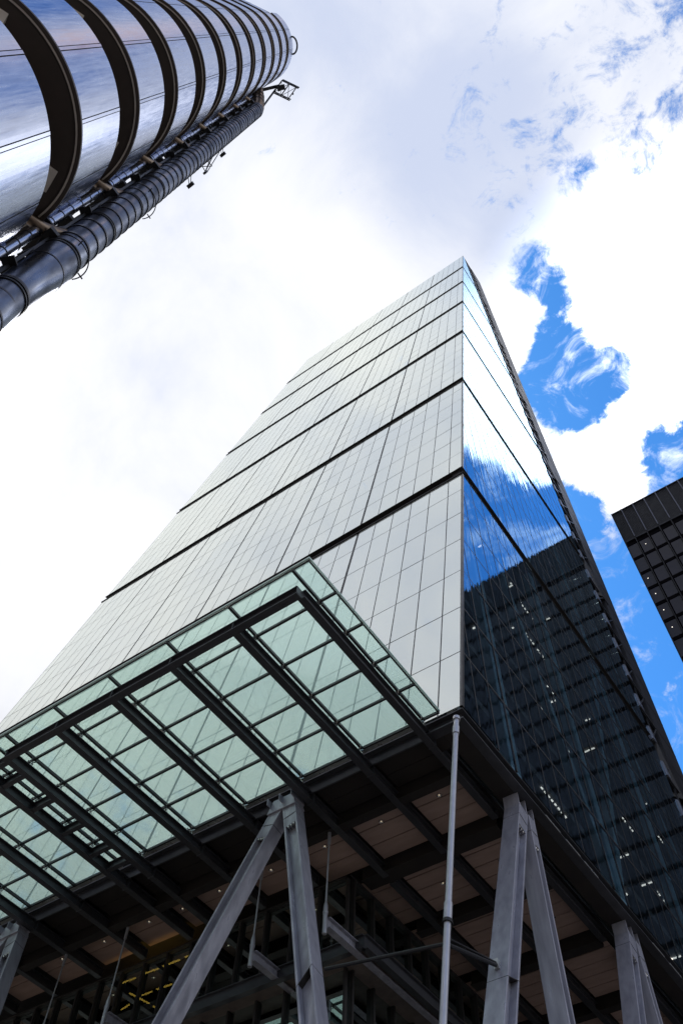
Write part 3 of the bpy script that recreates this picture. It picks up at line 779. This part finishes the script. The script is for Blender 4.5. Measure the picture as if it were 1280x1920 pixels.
def wallstrip(b, s0, s1, r, z0, z1, th=.05):
    P = ss(s0, s1)
    for a, c in zip(P[:-1], P[1:]):
        o0, o1 = path(a, r), path(c, r)
        b.poly([(*o0, z0), (*o1, z0), (*o1, z1), (*o0, z1)])
def ringstrip(b, s0, s1, r0, r1, zz, down=True):
    P = ss(s0, s1, .3)
    for a, c in zip(P[:-1], P[1:]):
        q = [(*path(a, r0), zz), (*path(c, r0), zz), (*path(c, r1), zz), (*path(a, r1), zz)]
        b.poly(q if down else q[::-1])
SA, SB = -FL, math.pi*RR+FL
lips = [5.01+7.76*k for k in range(-3, 11)]
js = [2.876+2.129*n for n in range(-9, 14)]
js = [s for s in js if SA < s < SB]
for li, zl in enumerate(lips):
    top = li == len(lips)-1
    zl = z(zl); zt = zl+(5.7 if top else 4.72)
    s0, s1 = (0.7, math.pi*RR-.7) if top else (SA, SB)
    cuts = [s for s in js if s0+.2 < s < s1-.2]
    b = MB(); e = [s0]+cuts+[s1]
    for k in range(len(e)-1): wallstrip(b, e[k]+(.08 if k else 0), e[k+1]-(.08 if k < len(e)-2 else 0), RR, zl+.03, zt)
    for s in cuts: wallstrip(b, s-.05, s+.05, RR+.012, zl+.03, zt)
    band = b.build('panel_band', G['inox'], V, True)
    b = MB(); wallstrip(b, s0, s1, RR-.06, zl+.03, zt-.02); 
    wallstrip(b, s0, s1, RR+.03, zl-.10, zl+.03); ringstrip(b, s0, s1, RR-.10, RR+.03, zl-.10); ringstrip(b, s0, s1, RR-.06, RR, zt-.01, False)
    wallstrip(b, s0, s1, RR-.24, zl-.02, zl+.06)
    q = b.build('rim', G['brown'], V, True)
    b = MB(); ringstrip(b, s0, s1, RR-.17, RR-.105, zl-.07); b.build('lip_trim', G['strip'], V)
    b = MB(); ringstrip(b, s0, s1, RR-2.2, RR-.17, zl+.0)
    b.build('gap_soffit', G['brown'], V)
    if not top:
        b = MB(); ringstrip(b, s0, s1, RR-2.2, RR-.06, zt-.05, False); wallstrip(b, s0, s1, RR-1.9, zt-.05, zl+7.75); b.build('recessed_wall', G['brown'], V)
    if not top:
        for th in (73.5, -22):
            a = R(th); s = (a-TH0)*RR; pc = Vector((CX+3.12*math.cos(a), CY+3.12*math.sin(a), zl-.001)); tg = Vector((-math.sin(a), math.cos(a), 0)); rd = Vector((math.cos(a), math.sin(a), 0))
            b = MB()
            b.hexa([pc-tg*.42-rd*.30+Vector((0, 0, -.30)), pc+tg*.42-rd*.30+Vector((0, 0, -.30)), pc+tg*.42-rd*.22+Vector((0, 0, -.30)), pc-tg*.42-rd*.22+Vector((0, 0, -.30)),
                    pc-tg*.42-rd*.30, pc+tg*.42-rd*.30, pc+tg*.42+rd*.34, pc-tg*.42+rd*.34])
            b.build('wall_light', G['fixture'], V)
# roof deck
b = MB(); zr = z(lips[-1]+5.6)
b.poly([(*path(s, RR-.1), zr) for s in ss(0.7, math.pi*RR-.7, .3)]); b.poly([(*path(s, RR-.1), z(lips[-1]+.05)) for s in [SA]+ss(0, math.pi*RR, .4)+[SB]])
b.build('roof_deck', G['brown'], V)
# hoop on the roof rim
b = MB(); hp = [Vector((*path(4.6+.9*math.cos(a), RR+.55*math.sin(a)+.0), zr-.3)) for a in [math.pi*k/12 for k in range(13)]]; b.tube(hp, .10, 8); b.build('roof_hoop', G['black'], V)

# ---- the big ringed duct
DX, DY = -2.555, -21.30
D = []
def zr_(q): return GZ-24.271+q
b = MB(); pts = []; rad = []
def add(q, r, dy=0, dx=0): pts.append((DX+dx, DY+dy, zr_(q))); rad.append(r)
for q, r_, dy in ((-1.5, .62, -.05), (22.0, .62, -.05), (23.4, .575, -.06), (24.6, .565, -.06), (25.4, .59, -.05), (26.6, .655, 0), (28.1, .675, 0), (28.45, .64, 0), (84.0, .635, 0)):
    add(q, r_, dy)
b.tube(pts, rad, 96); duct = b.build('exhaust_duct', G['duct'], V, True)
b = MB(); b.tube([(DX, DY, zr_(84.0)), (DX, DY-.12, zr_(85.4)), (DX, DY-1.05, zr_(90.5)), (DX, DY-1.6, zr_(92)), (DX, DY-2.6, zr_(92.6))], [.63, .62, .60, .60, .60], 48); b.build('elbow', G['ductbr'], duct, True)
b = MB()
for u_ in (.25, .5, .75):
    c_ = Vector((DX, DY-.12, zr_(85.4))).lerp(Vector((DX, DY-1.05, zr_(90.5))), u_); b.tube([c_-Vector((0, 0, .05)), c_+Vector((0, 0, .05))], .65, 40); b.cut()
b.build('elbow_ring', G['seam'], duct, True)
def ring(b, q, r, h=.05, t_=.03, dy=0, cut=True):
    b.tube([(DX, DY+dy, zr_(q-h/2)), (DX, DY+dy, zr_(q+h/2))], r, 64)
    if cut: b.cut()
b = MB()
for q in [3+1.1*k for k in range(20)]: ring(b, q, (.65 if q < 22 else .60), .09, dy=-.07)
for q in (26.7,): ring(b, q, .672, .07)
q = 29.55; k = 0
while q < 84:
    if k % 4 != 3: ring(b, q, .672, .13)
    q += 1.12; k += 1
b.build('seam_ring', G['seam'], duct, True)
b = MB()
q = 29.55; k = 0
while q < 84:
    if k % 4 == 3: ring(b, q-.09, .675, .07, cut=False); ring(b, q+.09, .675, .07)
    q += 1.12; k += 1
for q in (23.7,): ring(b, q-.09, .61, .07, dy=-.06, cut=False); ring(b, q+.09, .61, .07, dy=-.06)
ring(b, 28.2, .70, .10, cut=False); ring(b, 28.45, .69, .08)
b.build('duct_flange', G['black'], duct, True)
b = MB()                                                     # maintenance hoops standing off the duct
for q, dy in ((28.7, .0), (39.0, 0)):
    c = Vector((DX+.08, DY+.07, zr_(q))); b.tube([c+Vector((.76*math.cos(a), .76*math.sin(a), 0)) for a in [R(-60+180*k/20) for k in range(21)]], .022, 6)
    for a in (-5, 95): b.bar(c+Vector((.62*math.cos(R(a)), .62*math.sin(R(a)), 0)), c+Vector((.86*math.cos(R(a)), .86*math.sin(R(a)), 0)), .04, .04)
    b.cut()
b.build('duct_hoop', G['black'], duct)
# slim side pipe of glazed collars
b = MB(); b.tube([(-2.80, -22.46, zr_(-1)), (-2.80, -22.46, zr_(88))], .20, 20); sp = b.build('side_pipe', G['inox'], V, True)
b = MB()
for k in range(0, 80): b.tube([(-2.80, -22.46, zr_(k*1.12)), (-2.80, -22.46, zr_(k*1.12+.06))], .215, 16); b.cut()
b.build('collar', G['black'], sp)
# dark steelwork between tower and duct
b = MB()
for q0 in range(0, 11):
    q = 5.5+7.76*q0
    b.box(-3.6, -2.2, -22.25, -21.9, zr_(q-.12), zr_(q+.12)); b.box(-4.0, -2.5, -22.9, -21.6, zr_(q+.9), zr_(q+1.0))
    b.bar((-2.5, -22.2, zr_(q)), (-2.9, -21.6, zr_(q+2.4)), .1, .14); b.bar((-2.6, -21.95, zr_(q+2.4)), (-2.6, -22.35, zr_(q)), .08, .08)
    b.cut(); b.box(-3.5, -2.65, -22.3, -21.75, zr_(q+3.0), zr_(q+3.25)); b.cut(); b.box(-3.2, -2.7, -22.1, -21.85, zr_(q+4.6), zr_(q+5.7))
    b.bar((-2.75, -22.15, zr_(q+5.5)), (-2.4, -21.95, zr_(q+7.6)), .05, .05); b.bar((-2.4, -21.95, zr_(q+5.5)), (-2.75, -22.15, zr_(q+7.6)), .05, .05); b.cut()
    b.bar((-2.6, -22.2, zr_(q+4)), (-2.2, -22.0, zr_(q+4)), .3, .05); b.cut()
for x, y in ((-2.5, -22.02), (-3.4, -22.15), (-2.72, -21.88)): b.bar((x, y, zr_(0)), (x, y, zr_(86)), .09, .09); b.cut()
b.build('service_steelwork', G['black'], V)
b = MB()
for q0 in range(0, 11):
    q = 5.5+7.76*q0
    b.tube([(-2.75, -22.95, zr_(q+.2)), (-2.6, -22.4, zr_(q+.25)), (-2.55, -21.95, zr_(q+.9)), (-2.5, -21.6, zr_(q+1.7))], [.22, .23, .23, .2], 14); b.cut()
b.build('duct_branch', G['ductbr'], V, True)
# brackets and lamps on the open side
b = MB()
b.bar((-2.5, -20.72, zr_(57.5)), (-2.5, -20.30, zr_(53.0)), .05, .05); b.bar((-2.3, -20.62, zr_(58.5)), (-2.4, -20.25, zr_(53.2)), .04, .04); b.bar((-2.7, -20.72, zr_(57.5)), (-2.6, -20.28, zr_(53.1)), .03, .03)
for a_, c_ in (((-2.5, -20.3, 53.0), (-2.7, -20.62, 54.0)), ((-2.7, -20.62, 54.0), (-2.3, -20.3, 54.4)), ((-2.3, -20.3, 54.4), (-2.6, -20.65, 55.6))): b.bar((a_[0], a_[1], zr_(a_[2])), (c_[0], c_[1], zr_(c_[2])), .04, .04)
b.box(-2.62, -2.42, -20.34, -20.2, zr_(52.7), zr_(53.2))
b.build('duct_bracket', G['black'], V)
for (x, y, q) in ((-2.5, -20.35, 48.7), (-2.5, -20.42, 60.6)):
    b = MB(); b.bar((x, y-.3, zr_(q+.9)), (x-.08, y, zr_(q+.1)), .03, .03); b.bar((x-.2, y-.3, zr_(q+.9)), (x-.2, y, zr_(q+.1)), .03, .03); b.box(x-.32, x+.08, y-.05, y+.16, zr_(q-.1), zr_(q+.1))
    b.build('flood_lamp', G['black'], V)
# roof crane jib (lattice box)
CR0, CR1, CR3 = (-3.78, -21.72, 0), (-2.81, -20.14, 0), (-2.16, -22.17, 0)
b = MB(); A0 = Vector(CR0); A0.z = zr_(111); ex = Vector(CR1)-Vector(CR0); ey = Vector(CR3)-Vector(CR0); ex.z = ey.z = 0; ez = Vector((0, 0, 1.6))
def cp(i, j, k): return A0+ex*i+ey*j+ez*k
for j in (0, 1):
    for k in (0, 1): b.bar(cp(0, j, k), cp(1.15, j, k), .13, .13)
for i in (0, .5, 1):
    for k in (0, 1): b.bar(cp(i, 0, k), cp(i, 1, k), .08, .08)
    for j in (0, 1): b.bar(cp(i, j, 0), cp(i, j, 1), .08, .08)
for i in (0, .5):
    b.bar(cp(i, 0, 0), cp(i+.5, 1, 0), .06, .06); b.bar(cp(i, 1, 0), cp(i+.5, 0, 0), .06, .06); b.bar(cp(i, 0, 0), cp(i+.5, 0, 1), .06, .06); b.bar(cp(i, 1, 1), cp(i+.5, 1, 0), .06, .06)
b.bar(cp(1, .5, 0), cp(1.12, .5, 0), .18, .18)
b.bar(cp(0, .5, .5), A0+Vector((-2.2, -1.6, -1.5)), .35, .35); b.bar(cp(0, .2, .2), A0+Vector((-1.5, .6, -6)), .2, .2); b.bar(cp(.1, .7, .0), cp(.35, .4, .0), .9, .5); b.bar(cp(0.1, .3, .2), cp(.3, .6, .2), .5, .4)
b.build('roof_crane', G['black'], V)

# ================================================================== the black office tower
K = thing('black_office_tower', 'black office tower with a louvred top storey and dark square windows at the right edge', 'office building', (30, 70, 0))
KX0, KX1, KY0, KY1, KT = 3.16, 56.0, 57.35, 95.0, z(92.05)
P_ = 1.887
b = MB(); b.box(KX0+.15, KX1, KY0+.6, KY1, 0, KT-.3); b.build('tower_body', G['bronze'], K)
b = MB(); x = KX0
while x < KX1-.05: b.box(x, x+.10, KY0+.12, KY0+.42, KT-8.1, KT-.25); x += P_/9
for q in range(28):
    pass
b.box(KX0, KX1, KY0+.42, KY0+.48, KT-8.15, KT-.2); b.box(KX0, KX1, KY0+.0, KY0+.5, KT-.2, KT); b.box(KX0, KX1, KY0+.05, KY0+.5, KT-8.45, KT-8.16)
b.build('louvre_screen', G['louvre'], K)
b = MB()
for n_ in range(1, 28): b.box(KX0+n_*P_-.19, KX0+n_*P_-.05, KY0-.12, KY0-.085, KT-8.1, KT-.3); b.cut()
b.build('louvre_rib', surf('louvre_rib', (.09, .10, .15), (.06, .065, .10), .4, .3), K)
b0 = None
for n_ in range(28):
    x = KX0+n_*P_-.18+(.24 if n_ == 0 else 0)
    loc = Vector((x, KY0, 0))
    if b0 is None:
        b = MB(); b.box(x-.05, x+.09, KY0-.08, KY0+.12, 0, KT-.26); b.box(x-.02, x+.06, KY0-.02, KY0+.01, KT-.2, KT+.10); b0 = b.build('rib', G['rib'], K, False, loc)
    else:
        o = b0.copy(); sc.collection.objects.link(o); o.location = loc-K.location
wz = [KT-11.1-3.68*j for j in range(28)]
w0 = None; rest = MB(); cnt = 0
for j, q in enumerate(wz):
    if q < 3: continue
    for n_ in range(27):
        x = KX0+n_*P_
        x0, x1, z0, z1 = x+.06, x+P_-.30, q-1.52, q+1.52
        near = (n_ < 8 and j < 12) 
        if near and cnt < 96:
            cnt += 1; loc = Vector((x, KY0+.3, q))
            if w0 is None:
                b = MB(); b.box(x0, x1, KY0+.17, KY0+.21, z0, z1); w0 = b.build('window', G['twin'], K, False, loc)
            else:
                o = w0.copy(); sc.collection.objects.link(o); o.location = loc-K.location
                o.rotation_euler = (random.gauss(0, .004), 0, random.gauss(0, .006))
        else: rest.box(x0, x1, KY0+.17, KY0+.21, z0, z1)
o = rest.build('window_grid', G['twin'], K); o['kind'] = 'stuff'
b = MB()
for q in wz: b.box(KX0+.02, KX1, KY0+.1, KY0+.59, q+1.55, q+2.13); b.cut()
b.build('floor_band', G['bronze'], K)
b = MB(); rr = random.Random(9)
for j, q in enumerate(wz[:9]):
    for n_ in range(7):
        if (n_ == 0 and j in (2, 3, 4, 5)) or (n_ == 1 and j == 0):
            x = KX0+n_*P_+.75; b.tube([(x, KY0+.15, q+.3), (x, KY0+.165, q+.3)], .075, 10); b.cut()
b.build('window_lamp', G['light'], K)
print('objects', len(bpy.data.objects))
